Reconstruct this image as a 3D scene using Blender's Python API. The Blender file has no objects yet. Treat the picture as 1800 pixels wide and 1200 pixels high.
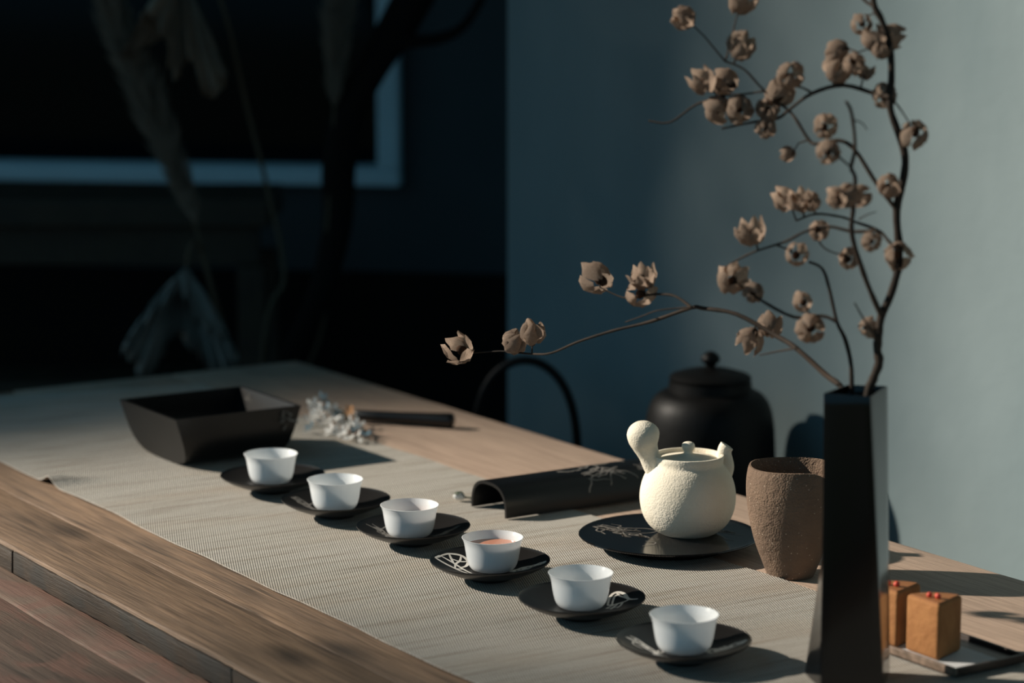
import bpy, bmesh, math, random
from math import sin, cos, pi, radians, exp, sqrt, atan2
from mathutils import Vector, Matrix, Euler

SC = bpy.context.scene
COL = SC.collection

# ------------------------------------------------------------------ camera
TZ = 0.75                       # table-top height
EYE = Vector((0, 0, TZ + .64))
FPX = 4470.0                    # focal length in pixels of the 1800 wide frame
PITCH = math.atan2(740, FPX)
cd = bpy.data.cameras.new('camera')
cam = bpy.data.objects.new('camera', cd); COL.objects.link(cam)
cam.location = EYE
cam.rotation_euler = (pi / 2 - PITCH, 0, 0)
cd.sensor_width = 36; cd.lens = 36 * FPX / 1800
cd.clip_start = .05; cd.clip_end = 200
cd.dof.use_dof = True; cd.dof.focus_distance = 2.50; cd.dof.aperture_fstop = 3.9
SC.camera = cam

# ------------------------------------------------------------------ world, sun, exposure
w = bpy.data.worlds.new('world'); SC.world = w; w.use_nodes = True
bg = w.node_tree.nodes['Background']
bg.inputs[0].default_value = (.27, .70, 1.0, 1); bg.inputs[1].default_value = .345
SUN_AZ, SUN_EL = radians(11), radians(28)
SUN = Vector((-cos(SUN_EL) * cos(SUN_AZ), cos(SUN_EL) * sin(SUN_AZ), sin(SUN_EL)))
sd = bpy.data.lights.new('sun', 'SUN'); sd.energy = 6.7; sd.color = (1, .91, .78); sd.angle = radians(1.0)
so = bpy.data.objects.new('sun', sd); COL.objects.link(so)
so.rotation_euler = SUN.to_track_quat('Z', 'Y').to_euler(); so.location = (-6, 3, 6)
vs = SC.view_settings
vs.view_transform = 'Standard'; vs.look = 'None'; vs.gamma = 1; vs.use_curve_mapping = False; vs.exposure = 0.0

# ------------------------------------------------------------------ helpers
TH = radians(33)
def UV(u, v, z=0.0):            # table frame: u along the table (away), v across it
    return Vector((v * cos(TH) - u * sin(TH), v * sin(TH) + u * cos(TH), TZ + z))
def aty(px, py, Y):             # a point of the photograph at the depth it stands at
    F = Vector((0, cos(PITCH), -sin(PITCH))); U = Vector((0, sin(PITCH), cos(PITCH)))
    d = F * FPX + Vector((1, 0, 0)) * (px - 900) - U * (py - 600)
    return EYE + d * (Y / d.y)

def link(name, me, mat=None, parent=None, smooth=False, loc=None, rot=None):
    o = bpy.data.objects.new(name, me); COL.objects.link(o)
    if mat and not me.materials: me.materials.append(mat)
    if smooth:
        for p in me.polygons: p.use_smooth = True
    if parent: o.parent = parent
    if loc is not None: o.location = loc
    if rot is not None: o.rotation_euler = rot
    return o
def mesh(name, vs_, fs):
    me = bpy.data.meshes.new(name); me.from_pydata([tuple(v) for v in vs_], [], fs)
    bm = bmesh.new(); bm.from_mesh(me); bmesh.ops.recalc_face_normals(bm, faces=bm.faces); bm.to_mesh(me); bm.free()
    return me
def thing(name, label, cat, loc=(0, 0, 0), rz=0.0, group=None):
    o = bpy.data.objects.new(name, None); COL.objects.link(o)
    o.empty_display_size = .05; o.location = loc; o.rotation_euler = (0, 0, rz)
    return tag(o, label, cat, group)
def tag(o, label, cat, group=None):
    o['label'] = label; o['category'] = cat
    if group: o['group'] = group
    return o
def struct(o): o['kind'] = 'structure'; return o

def lathe(prof, n=64, close=False):
    vs_, fs, rings = [], [], []
    for r, z in prof:
        if r < 1e-6: rings.append([len(vs_)]); vs_.append((0, 0, z))
        else:
            rings.append(list(range(len(vs_), len(vs_) + n)))
            vs_ += [(r * cos(2 * pi * i / n), r * sin(2 * pi * i / n), z) for i in range(n)]
    for a, b in zip(rings, rings[1:]):
        for i in range(n):
            j = (i + 1) % n
            if len(a) == 1 and len(b) == 1: continue
            if len(a) == 1: fs.append((a[0], b[i], b[j]))
            elif len(b) == 1: fs.append((a[i], a[j], b[0]))
            else: fs.append((a[i], a[j], b[j], b[i]))
    return vs_, fs
def spline(pts, k=5):           # Catmull-Rom through tuples of any length
    out = []
    P = [pts[0]] + list(pts) + [pts[-1]]
    for i in range(1, len(P) - 2):
        p0, p1, p2, p3 = P[i - 1], P[i], P[i + 1], P[i + 2]
        for s in range(k):
            t = s / k
            out.append(tuple(.5 * (2 * b + (c - a) * t + (2 * a - 5 * b + 4 * c - d) * t * t + (3 * b - a - 3 * c + d) * t ** 3) for a, b, c, d in zip(p0, p1, p2, p3)))
    out.append(tuple(pts[-1])); return out
def smooth_prof(prof, k=5): return [(max(0, r), z) for r, z in spline(prof, k)]
def tube(pts, radii, n=8, cap=True):
    pts = [Vector(p) for p in pts]; vs_, fs = [], []
    t0 = (pts[1] - pts[0]).normalized()
    nrm = t0.orthogonal().normalized()
    for i, p in enumerate(pts):
        t = (pts[min(i + 1, len(pts) - 1)] - pts[max(i - 1, 0)])
        t = t.normalized() if t.length > 1e-9 else t0
        nrm = (nrm - t * nrm.dot(t)).normalized(); b = t.cross(nrm)
        for k in range(n):
            a = 2 * pi * k / n; vs_.append(p + (nrm * cos(a) + b * sin(a)) * radii[i])
    for i in range(len(pts) - 1):
        for k in range(n):
            j = (k + 1) % n; fs.append((i * n + k, i * n + j, i * n + n + j, i * n + n + k))
    if cap:
        fs.append(tuple(range(n - 1, -1, -1))); m = (len(pts) - 1) * n; fs.append(tuple(range(m, m + n)))
    return vs_, fs
def merge(*parts):
    V, F = [], []
    for v, f in parts:
        o = len(V); V += list(v); F += [tuple(i + o for i in q) for q in f]
    return V, F
def box(x0, x1, y0, y1, z0, z1):
    return ([(x0, y0, z0), (x1, y0, z0), (x1, y1, z0), (x0, y1, z0), (x0, y0, z1), (x1, y0, z1), (x1, y1, z1), (x0, y1, z1)],
            [(3, 2, 1, 0), (4, 5, 6, 7), (0, 1, 5, 4), (1, 2, 6, 5), (2, 3, 7, 6), (3, 0, 4, 7)])
def bevel(me, w_, seg=2, ang=35):
    bm = bmesh.new(); bm.from_mesh(me)
    es = [e for e in bm.edges if len(e.link_faces) == 2 and e.calc_face_angle(0) > radians(ang)]
    bmesh.ops.bevel(bm, geom=es, offset=w_, segments=seg, affect='EDGES', profile=.6)
    bm.to_mesh(me); bm.free(); return me
def autosmooth(me, ang=40):
    for p in me.polygons: p.use_smooth = True
    try: me.set_sharp_from_angle(angle=radians(ang))
    except Exception: pass
    return me

# ------------------------------------------------------------------ materials
def mat(name, col, rough=.6, spec=.5, var=None, vscale=6, vstretch=(1, 1, 1), bump=0, bscale=60, bdist=.002, bstretch=(1, 1, 1), metal=0, coat=0, trans=0, ior=None, detail=4, sss=0):
    m = bpy.data.materials.new(name); m.use_nodes = True; nt = m.node_tree; N = nt.nodes; L = nt.links
    b = N['Principled BSDF']; b.inputs['Base Color'].default_value = (*col, 1); b.inputs['Roughness'].default_value = rough
    b.inputs['Specular IOR Level'].default_value = spec; b.inputs['Metallic'].default_value = metal
    b.inputs['Coat Weight'].default_value = coat
    if ior: b.inputs['IOR'].default_value = ior
    tc = N.new('ShaderNodeTexCoord')
    def mapped(s):
        mp = N.new('ShaderNodeMapping'); mp.inputs['Scale'].default_value = s; L.new(tc.outputs['Object'], mp.inputs[0]); return mp.outputs[0]
    colsock = None
    if var:
        n = N.new('ShaderNodeTexNoise'); n.inputs['Scale'].default_value = vscale; n.inputs['Detail'].default_value = detail
        L.new(mapped(vstretch), n.inputs['Vector'])
        r = N.new('ShaderNodeValToRGB'); r.color_ramp.elements[0].position = .32; r.color_ramp.elements[1].position = .68
        r.color_ramp.elements[0].color = (*var, 1); r.color_ramp.elements[1].color = (*col, 1)
        L.new(n.outputs['Fac'], r.inputs[0]); L.new(r.outputs[0], b.inputs['Base Color']); colsock = r.outputs[0]
    if bump:
        n = N.new('ShaderNodeTexNoise'); n.inputs['Scale'].default_value = bscale; n.inputs['Detail'].default_value = 5
        L.new(mapped(bstretch), n.inputs['Vector'])
        bp = N.new('ShaderNodeBump'); bp.inputs['Strength'].default_value = bump; bp.inputs['Distance'].default_value = bdist
        L.new(n.outputs['Fac'], bp.inputs['Height']); L.new(bp.outputs[0], b.inputs['Normal'])
    if trans:
        t = N.new('ShaderNodeBsdfTranslucent'); t.inputs[0].default_value = (*col, 1)
        if colsock: L.new(colsock, t.inputs[0])
        mx = N.new('ShaderNodeMixShader'); mx.inputs[0].default_value = trans
        L.new(b.outputs[0], mx.inputs[1]); L.new(t.outputs[0], mx.inputs[2]); L.new(mx.outputs[0], N['Material Output'].inputs[0])
    return m
def wood(name, light, mid, dark, rough=.62, seed=0.0, dirt=None, lines=.6, knots=False):
    m = bpy.data.materials.new(name); m.use_nodes = True; nt = m.node_tree; N = nt.nodes; L = nt.links
    b = N['Principled BSDF']; b.inputs['Roughness'].default_value = rough; b.inputs['Specular IOR Level'].default_value = .35
    tc = N.new('ShaderNodeTexCoord'); oi = N.new('ShaderNodeObjectInfo')
    add = N.new('ShaderNodeVectorMath'); add.operation = 'ADD'
    sc = N.new('ShaderNodeVectorMath'); sc.operation = 'SCALE'; sc.inputs['Scale'].default_value = 13.7
    cmb = N.new('ShaderNodeCombineXYZ'); L.new(oi.outputs['Random'], cmb.inputs[0]); L.new(oi.outputs['Random'], cmb.inputs[1]); cmb.inputs[2].default_value = seed
    L.new(cmb.outputs[0], sc.inputs[0]); L.new(tc.outputs['Object'], add.inputs[0]); L.new(sc.outputs[0], add.inputs[1])
    def noise(scale, stretch, det=5, dist=0):
        mp = N.new('ShaderNodeMapping'); mp.inputs['Scale'].default_value = stretch; L.new(add.outputs[0], mp.inputs[0])
        n = N.new('ShaderNodeTexNoise'); n.inputs['Scale'].default_value = scale; n.inputs['Detail'].default_value = det; n.inputs['Distortion'].default_value = dist
        L.new(mp.outputs[0], n.inputs['Vector']); return n.outputs['Fac']
    grain = noise(10, (14, .55, 14), 6, .6); broad = noise(7, (2.2, .5, 2.2), 3); fine = noise(60, (16, .5, 16), 3)
    r = N.new('ShaderNodeValToRGB'); e = r.color_ramp.elements
    e[0].position = .30; e[0].color = (*dark, 1); e[1].position = .62; e[1].color = (*light, 1)
    k = e.new(.44); k.color = (*mid, 1)
    ms = N.new('ShaderNodeMath'); ms.operation = 'MULTIPLY_ADD'; ms.inputs[1].default_value = .55
    ms2 = N.new('ShaderNodeMath'); ms2.operation = 'MULTIPLY'; ms2.inputs[1].default_value = .45
    L.new(broad, ms2.inputs[0]); L.new(grain, ms.inputs[0]); L.new(ms2.outputs[0], ms.inputs[2]); L.new(ms.outputs[0], r.inputs[0])
    out = r.outputs[0]
    if dirt:
        d = noise(9, (2.5, 1.2, 2.5), 7, 1.0); rr = N.new('ShaderNodeValToRGB'); rr.color_ramp.elements[0].position = .46; rr.color_ramp.elements[1].position = .58
        L.new(d, rr.inputs[0]); mx = N.new('ShaderNodeMix'); mx.data_type = 'RGBA'; mx.inputs['B'].default_value = (*dirt, 1)
        L.new(rr.outputs[0], mx.inputs['Factor']); L.new(out, mx.inputs['A']); out = mx.outputs['Result']
    if knots:
        mp = N.new('ShaderNodeMapping'); mp.inputs['Scale'].default_value = (9, 3.4, 9); L.new(add.outputs[0], mp.inputs[0])
        vo = N.new('ShaderNodeTexVoronoi'); vo.inputs['Scale'].default_value = 1.0; L.new(mp.outputs[0], vo.inputs['Vector'])
        kr = N.new('ShaderNodeMapRange'); kr.inputs[1].default_value = .05; kr.inputs[2].default_value = .20; kr.inputs[3].default_value = .85; kr.inputs[4].default_value = 0
        L.new(vo.outputs['Distance'], kr.inputs[0]); kx = N.new('ShaderNodeMix'); kx.data_type = 'RGBA'; kx.inputs['B'].default_value = (dark[0] * .7, dark[1] * .7, dark[2] * .7, 1)
        L.new(kr.outputs[0], kx.inputs['Factor']); L.new(out, kx.inputs['A']); out = kx.outputs['Result']
    gl = noise(34, (15, .35, 15), 5, .3); gr = N.new('ShaderNodeMapRange'); gr.inputs[1].default_value = .36; gr.inputs[2].default_value = .60; gr.inputs[3].default_value = lines; gr.inputs[4].default_value = 1.1
    L.new(gl, gr.inputs[0]); gm = N.new('ShaderNodeMix'); gm.data_type = 'RGBA'; gm.blend_type = 'MULTIPLY'; gm.inputs['Factor'].default_value = 1
    L.new(out, gm.inputs['A']); L.new(gr.outputs[0], gm.inputs['B']); out = gm.outputs['Result']
    L.new(out, b.inputs['Base Color'])
    bp = N.new('ShaderNodeBump'); bp.inputs['Strength'].default_value = .5; bp.inputs['Distance'].default_value = .0015
    ba = N.new('ShaderNodeMath'); ba.operation = 'ADD'; L.new(fine, ba.inputs[0]); L.new(grain, ba.inputs[1]); L.new(ba.outputs[0], bp.inputs['Height'])
    L.new(bp.outputs[0], b.inputs['Normal'])
    return m
def runner_mat():
    m = bpy.data.materials.new('woven_linen'); m.use_nodes = True; nt = m.node_tree; N = nt.nodes; L = nt.links
    b = N['Principled BSDF']; b.inputs['Roughness'].default_value = .85; b.inputs['Specular IOR Level'].default_value = .2
    tc = N.new('ShaderNodeTexCoord')
    def noise(scale, stretch, det=4):
        mp = N.new('ShaderNodeMapping'); mp.inputs['Scale'].default_value = stretch; L.new(tc.outputs['Object'], mp.inputs[0])
        n = N.new('ShaderNodeTexNoise'); n.inputs['Scale'].default_value = scale; n.inputs['Detail'].default_value = det; L.new(mp.outputs[0], n.inputs['Vector']); return n.outputs['Fac']
    def wave(axis, scale, dist, rot=0.0):
        wv = N.new('ShaderNodeTexWave'); wv.wave_type = 'BANDS'; wv.bands_direction = axis; wv.inputs['Scale'].default_value = scale
        wv.inputs['Distortion'].default_value = dist; wv.inputs['Detail'].default_value = 1; wv.inputs['Detail Scale'].default_value = 3
        mp = N.new('ShaderNodeMapping'); mp.inputs['Rotation'].default_value = (0, 0, rot); L.new(tc.outputs['Object'], mp.inputs[0])
        L.new(mp.outputs[0], wv.inputs['Vector']); return wv.outputs['Fac']
    streak = noise(9, (.9, 14, 1), 4); slub = noise(30, (.7, 12, 1), 2); soft = noise(4, (1, 3, 1), 2)
    wx = wave('X', 131, .5, radians(24)); wy = wave('Y', 110, .8)
    r = N.new('ShaderNodeValToRGB'); e = r.color_ramp.elements
    e[0].position = .30; e[0].color = (.38, .335, .28, 1); e[1].position = .6; e[1].color = (.545, .51, .455, 1); k = e.new(.42); k.color = (.49, .45, .395, 1)
    L.new(streak, r.inputs[0])
    tint = N.new('ShaderNodeMix'); tint.data_type = 'RGBA'; tint.inputs['B'].default_value = (.50, .41, .32, 1)
    tr = N.new('ShaderNodeMapRange'); tr.inputs[1].default_value = .5; tr.inputs[2].default_value = .75; tr.inputs[4].default_value = .6
    L.new(soft, tr.inputs[0]); L.new(tr.outputs[0], tint.inputs['Factor']); L.new(r.outputs[0], tint.inputs['A'])
    mul = N.new('ShaderNodeMix'); mul.data_type = 'RGBA'; mul.blend_type = 'MULTIPLY'; mul.inputs['Factor'].default_value = 1
    pr = N.new('ShaderNodeMath'); pr.operation = 'MULTIPLY'; L.new(wx, pr.inputs[0]); L.new(wy, pr.inputs[1])
    mr = N.new('ShaderNodeMapRange'); mr.inputs[1].default_value = 0; mr.inputs[2].default_value = .5; mr.inputs[3].default_value = .58; mr.inputs[4].default_value = 1.12
    L.new(pr.outputs[0], mr.inputs[0]); L.new(tint.outputs['Result'], mul.inputs['A']); L.new(mr.outputs[0], mul.inputs['B'])
    L.new(mul.outputs['Result'], b.inputs['Base Color'])
    ad = N.new('ShaderNodeMath'); ad.operation = 'ADD'; L.new(pr.outputs[0], ad.inputs[0]); L.new(slub, ad.inputs[1])
    bp = N.new('ShaderNodeBump'); bp.inputs['Strength'].default_value = .6; bp.inputs['Distance'].default_value = .0012
    L.new(ad.outputs[0], bp.inputs['Height']); L.new(bp.outputs[0], b.inputs['Normal'])
    return m
def clay_mat(name, col, col2, speck=None, bump=.8, bscale=140, bdist=.002, gran=.6):
    m = mat(name, col, rough=.85, spec=.2, var=col2, vscale=22, bump=bump, bscale=bscale, bdist=bdist)
    nt = m.node_tree; N = nt.nodes; L = nt.links; b = N['Principled BSDF']
    bpn = [n for n in N if n.type == 'BUMP'][0]
    tc = [n for n in N if n.type == 'TEX_COORD'][0]
    v = N.new('ShaderNodeTexVoronoi'); v.inputs['Scale'].default_value = 520; L.new(tc.outputs['Object'], v.inputs['Vector'])
    v2 = N.new('ShaderNodeTexNoise'); v2.inputs['Scale'].default_value = 45; L.new(tc.outputs['Object'], v2.inputs['Vector'])
    b2 = N.new('ShaderNodeBump'); b2.inputs['Strength'].default_value = gran; b2.inputs['Distance'].default_value = .0018
    mm = N.new('ShaderNodeMath'); mm.operation = 'MULTIPLY'; iv = N.new('ShaderNodeMath'); iv.operation = 'SUBTRACT'; iv.inputs[0].default_value = 1
    L.new(v.outputs['Distance'], iv.inputs[1]); L.new(iv.outputs[0], mm.inputs[0]); L.new(v2.outputs['Fac'], mm.inputs[1])
    L.new(mm.outputs[0], b2.inputs['Height']); L.new(bpn.outputs[0], b2.inputs['Normal']); L.new(b2.outputs[0], b.inputs['Normal'])
    if speck:
        v3 = N.new('ShaderNodeTexVoronoi'); v3.inputs['Scale'].default_value = 330; L.new(tc.outputs['Object'], v3.inputs['Vector'])
        lt = N.new('ShaderNodeMath'); lt.operation = 'LESS_THAN'; lt.inputs[1].default_value = .2; L.new(v3.outputs['Distance'], lt.inputs[0])
        gt = N.new('ShaderNodeMath'); gt.operation = 'GREATER_THAN'; gt.inputs[1].default_value = .8
        sx = N.new('ShaderNodeSeparateColor'); L.new(v3.outputs['Color'], sx.inputs[0]); L.new(sx.outputs[0], gt.inputs[0])
        an = N.new('ShaderNodeMath'); an.operation = 'MULTIPLY'; L.new(lt.outputs[0], an.inputs[0]); L.new(gt.outputs[0], an.inputs[1])
        mx = N.new('ShaderNodeMix'); mx.data_type = 'RGBA'; mx.inputs['B'].default_value = (*speck, 1)
        src = b.inputs['Base Color'].links[0].from_socket
        L.new(an.outputs[0], mx.inputs['Factor']); L.new(src, mx.inputs['A']); L.new(mx.outputs['Result'], b.inputs['Base Color'])
    return m

M = {}
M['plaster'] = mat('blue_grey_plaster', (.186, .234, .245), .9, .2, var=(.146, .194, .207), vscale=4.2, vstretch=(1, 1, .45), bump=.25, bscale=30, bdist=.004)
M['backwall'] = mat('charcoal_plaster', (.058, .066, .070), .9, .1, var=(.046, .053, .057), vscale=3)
M['frame'] = mat('pale_blue_paint', (.46, .56, .60), .55, .3, var=(.40, .50, .54), vscale=5)
M['pane'] = mat('dark_glass', (.002, .003, .004), .08, .12)
M['darkwood'] = wood('dark_furniture_wood', (.045, .028, .014), (.03, .019, .010), (.015, .010, .006))
M['floor'] = mat('stone_floor', (.07, .068, .062), .8, .3, var=(.05, .05, .046), vscale=2)
M['ground'] = mat('garden_soil', (.05, .055, .03), .95, .1, var=(.035, .045, .02), vscale=.8)
M['leaf'] = mat('tree_leaves', (.06, .10, .03), .7, .2)
M['bark'] = mat('tree_bark', (.06, .045, .035), .9, .1)
M['tabletop'] = wood('pale_table_wood', (.43, .315, .240), (.375, .27, .205), (.24, .17, .13), lines=.86)
M['beam'] = wood('weathered_plank', (.33, .215, .138), (.235, .158, .107), (.095, .072, .056), .6, 1.3, lines=.62, knots=True)
M['fascia'] = wood('dirty_edge_wood', (.060, .042, .028), (.040, .028, .019), (.016, .012, .009), .6, 2.1, dirt=(.034, .030, .025), lines=.85)
M['ledge'] = wood('worn_painted_board', (.22, .155, .118), (.15, .108, .085), (.06, .05, .043), .65, 3.3, dirt=(.22, .13, .10), lines=.8)
M['runner'] = runner_mat()
M['porcelain'] = mat('white_porcelain', (.90, .92, .93), .16, .5, trans=.32)
M['tea'] = mat('amber_tea', (.66, .27, .16), .05, .5)
M['lacquer'] = mat('black_lacquer', (.014, .013, .0125), .33, .5, bump=.04, bscale=40)
M['lacquer_matt'] = mat('matt_black_lacquer', (.0038, .0037, .0038), .34, .40, bump=.05, bscale=60)
M['lacquer_plate'] = mat('polished_black_lacquer', (.006, .006, .0065), .10, .5)
M['inlay'] = mat('ivory_inlay', (.80, .76, .70), .45, .3, var=(.62, .58, .52), vscale=60)
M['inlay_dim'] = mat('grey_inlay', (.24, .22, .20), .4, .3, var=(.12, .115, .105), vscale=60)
M['cream'] = clay_mat('cream_clay', (.82, .755, .63), (.74, .665, .53), bump=.5, bscale=210, bdist=.0010, gran=.32)
M['brownclay'] = clay_mat('brown_stoneware', (.205, .137, .095), (.135, .092, .066), speck=(.42, .33, .25), bump=.8, bscale=160)
M['vase'] = mat('glossy_black_vase', (.0018, .0018, .0022), .15, .40, ior=1.5)
M['stem'] = mat('dark_twig', (.012, .0095, .008), .8, .2, var=(.045, .031, .022), vscale=30, vstretch=(1, 1, .5))
M['petal'] = mat('papery_petal', (.50, .39, .31), .8, .15, var=(.25, .175, .13), vscale=70, bump=.5, bscale=220, trans=.55)
M['podcore'] = mat('pod_core', (.05, .028, .018), .9, .1)
M['iron'] = mat('cast_iron', (.0035, .0034, .0033), .5, .18, bump=.3, bscale=90, bdist=.001)
M['cake'] = mat('orange_cake', (.36, .165, .060), .8, .25, var=(.28, .12, .042), vscale=60, bump=.8, bscale=190, bdist=.0012)
M['caketop'] = mat('cake_top_glaze', (.30, .125, .045), .6, .3, var=(.26, .105, .038), vscale=50)
M['berry'] = mat('red_berry', (.60, .075, .045), .45, .4)
M['traymat'] = mat('brown_lacquer_tray', (.05, .032, .024), .4, .4, var=(.03, .02, .016), vscale=30)
M['rimwear'] = mat('worn_tray_rim', (.24, .17, .125), .5, .4, var=(.10, .07, .05), vscale=120)
M['paper'] = mat('white_paper', (.62, .62, .62), .8, .2)
M['lotus'] = mat('withered_leaf', (.30, .30, .275), .9, .1, var=(.18, .175, .16), vscale=16, bump=.6, bscale=50, bdist=.004)
M['lotus_brown'] = mat('withered_brown_leaf', (.25, .20, .15), .9, .1, var=(.15, .125, .10), vscale=16, bump=.6, bscale=50, bdist=.004)
M['plume'] = mat('plume_hair', (.20, .165, .13), .9, .1)
M['stalk'] = mat('dry_stalk', (.10, .08, .055), .9, .1)
M['blackwood'] = mat('black_dead_wood', (.012, .010, .009), .95, .05)
M['whiteflower'] = mat('white_petals', (.88, .88, .86), .7, .2, trans=.3)
M['blueflower'] = mat('pale_blue_petals', (.20, .33, .42), .7, .2, trans=.3)
M['orangebud'] = mat('orange_bud', (.62, .30, .12), .6, .2)
M['green'] = mat('green_leaf', (.045, .075, .04), .6, .3)

# ------------------------------------------------------------------ setting
def bwall(a, c, z0, z1, thick, nrm):
    a, c, nrm = Vector(a), Vector(c), Vector(nrm)
    pts = [a, c, c + nrm * thick, a + nrm * thick]
    vs_ = [(p.x, p.y, z0) for p in pts] + [(p.x, p.y, z1) for p in pts]
    return mesh('wall', vs_, [(3, 2, 1, 0), (4, 5, 6, 7), (0, 1, 5, 4), (1, 2, 6, 5), (2, 3, 7, 6), (3, 0, 4, 7)])
struct(link('floor', mesh('floor', *box(-4.5, 4.5, -2.5, 6.2, -.1, 0)), M['floor']))
struct(link('ground', mesh('ground', *box(-45, 20, -25, 40, -.3, -.1)), M['ground']))
VW = 2.11
a = UV(-2.2, VW); c = UV(3.262, VW)
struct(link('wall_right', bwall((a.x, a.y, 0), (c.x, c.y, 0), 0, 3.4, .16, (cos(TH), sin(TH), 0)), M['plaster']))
struct(link('added_ceiling', mesh('added_ceiling', *box(-1.2, 4.5, -1.2, 6.2, 2.75, 2.9)), M['darkwood']))  # added above the view to cut skylight and keep the shadows dark
# back wall with its window, turned a little
BR = radians(8.5); BX = Vector((cos(BR), -sin(BR), 0)); BN = Vector((-sin(BR), -cos(BR), 0))
B0 = aty(705, 326, 5.0)         # lower right outer corner of the window frame
def BP(x, z, d=0): return Vector((B0.x, B0.y, 0)) + BX * x + BN * d + Vector((0, 0, z))
def bbox(x0, x1, z0, z1, d0, d1):
    vs_ = [BP(x, z, d) for z in (z0, z1) for x, d in ((x0, d0), (x1, d0), (x1, d1), (x0, d1))]
    return mesh('slab', vs_, [(3, 2, 1, 0), (4, 5, 6, 7), (0, 1, 5, 4), (1, 2, 6, 5), (2, 3, 7, 6), (3, 0, 4, 7)])
zb = B0.z; fw = .043
WX0, WZ1 = -1.75, zb + 1.30     # window's left and upper outer edge
wallb = merge(*[([BP(x, z, d) for z in (z0, z1) for x, d in ((x0, -.15), (x1, -.15), (x1, -.012), (x0, -.012))],
                 [(3, 2, 1, 0), (4, 5, 6, 7), (0, 1, 5, 4), (1, 2, 6, 5), (2, 3, 7, 6), (3, 0, 4, 7)])
                for x0, x1, z0, z1 in ((-4, WX0 + .01, 0, 3.4), (-.01, 3.2, 0, 3.4), (WX0 + .01, -.01, 0, zb + .01), (WX0 + .01, -.01, WZ1 - .01, 3.4))])
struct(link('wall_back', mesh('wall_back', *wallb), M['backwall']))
win = bpy.data.objects.new('window_1', None); COL.objects.link(win); struct(win)
win['label'] = 'dark window with a pale blue frame in the shaded back wall'
for q in ((WX0, 0, zb, zb + .034), (WX0, 0, WZ1 - fw, WZ1), (-fw, 0, zb + .034, WZ1 - fw), (WX0, WX0 + fw, zb + .034, WZ1 - fw)):
    link('window_frame', bevel(bbox(*q, -.10, .025), .004), M['frame'], win)
link('pane', bbox(WX0 + fw, -fw, zb + .034, WZ1 - fw, -.085, -.075), M['pane'], win)
struct(link('baseboard_back', bbox(-4, 3.2, 0, .70, -.012, .02), M['blackwood']))

# unseen trees added as sun blockers, leaf density shaped to shade table and wall
def tree(label, prof, s0, s1, t0, t1, n, seed, dist, low=0.0):
    rnd = random.Random(seed)
    H = Vector((sin(SUN_AZ), cos(SUN_AZ), 0)); Up = SUN.cross(H).normalized()
    if Up.z < 0: Up = -Up
    base = Vector((0, 0, 1.0)); 
    sc_ = (s0 + s1) / 2
    cc = SUN * dist + H * sc_
    t = thing('added_shade_tree', label, 'tree', (cc.x, cc.y, -.1))
    V, F = [], []
    pm = max(prof(s0 + (s1 - s0) * i / 50) for i in range(51))
    k = 0
    while k < n:
        s = rnd.uniform(s0, s1)
        if rnd.random() * pm > prof(s): continue
        tt = rnd.uniform(t0, t1); d = rnd.gauss(dist, 1.2)
        s -= min(.6, max(0., (-.57 - tt) * low))
        p = base + SUN * d + H * s + Up * tt - Vector(t.location)
        q = Euler((rnd.uniform(0, 6.3), rnd.uniform(0, 6.3), rnd.uniform(0, 6.3))).to_matrix()
        L_, W_ = rnd.uniform(.05, .075), rnd.uniform(.03, .042)
        o = len(V)
        V += [p + q @ Vector(c_) for c_ in ((-L_, 0, 0), (0, -W_, .008), (L_, 0, 0), (0, W_, .008))]
        F += [(o, o + 1, o + 2), (o, o + 2, o + 3)]; k += 1
    fo = link('foliage', mesh('foliage', V, F), M['leaf'], t); fo['kind'] = 'stuff'
    top = cc.z + 1.0
    link('trunk', mesh('trunk', *tube([(0, 0, 0), (.1, .05, top * .4), (0, 0, top * .75), (0, 0, top + 1)], [.22, .17, .11, .04], 12)), M['bark'], t)
    return t
def ramp(s, pts):
    for (x0, y0), (x1, y1) in zip(pts, pts[1:]):
        if x0 <= s <= x1: return y0 + (y1 - y0) * (s - x0) / (x1 - x0)
    return 0
tree('added unseen leafy tree shading the far end of the table', lambda s: ramp(s, [(3.14, 0), (3.38, 1.5), (3.66, 4.4), (5.6, 5.4)]), 3.14, 5.6, -2.0, 2.6, 27000, 5, 17, 2.3)
tree('thinner added unseen leafy tree shading the near end of the table', lambda s: ramp(s, [(-.6, 1.3), (1.75, 1.3), (2.1, .8), (2.42, 0)]), -.6, 2.42, -2.4, -.26, 3000, 9, 17)

# ------------------------------------------------------------------ table
tb = thing('wooden_table', 'long weathered wooden plank table with a worn front beam', 'table', UV(0, 0) - Vector((0, 0, TZ)), TH)
U0, U1 = .95, 3.27
rw = random.Random(3)
def plank(name, v0, v1, z0, z1, m, parent, u0=U0, u1=U1, bev=.003, wob=.0005, nseg=60):
    V, F = [], []
    ring = [(v0, z0), (v1, z0), (v1, z1), (v1 - (v1 - v0) * .5, z1), (v0, z1)]
    for i in range(nseg + 1):
        uu = u0 + (u1 - u0) * i / nseg
        V += [(x + (rw.uniform(-wob, wob) if j != 3 else 0), uu, z + (rw.uniform(-wob, wob) * .4 if z == z1 else 0)) for j, (x, z) in enumerate(ring)]
    for i in range(nseg):
        for k in range(5): F.append((i * 5 + k, i * 5 + (k + 1) % 5, i * 5 + 5 + (k + 1) % 5, i * 5 + 5 + k))
    F += [(4, 3, 2, 1, 0), tuple(nseg * 5 + k for k in range(5))]
    me = mesh(name, V, F); bevel(me, bev, 2, 50); autosmooth(me, 50)
    return link(name, me, m, parent)
plank('plank', .964, 1.056, TZ - .022, TZ + .0005, M['beam'], tb, wob=.0008, bev=.004)
plank('plank', 1.0585, 1.300, TZ - .030, TZ - .001, M['beam'], tb)
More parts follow.
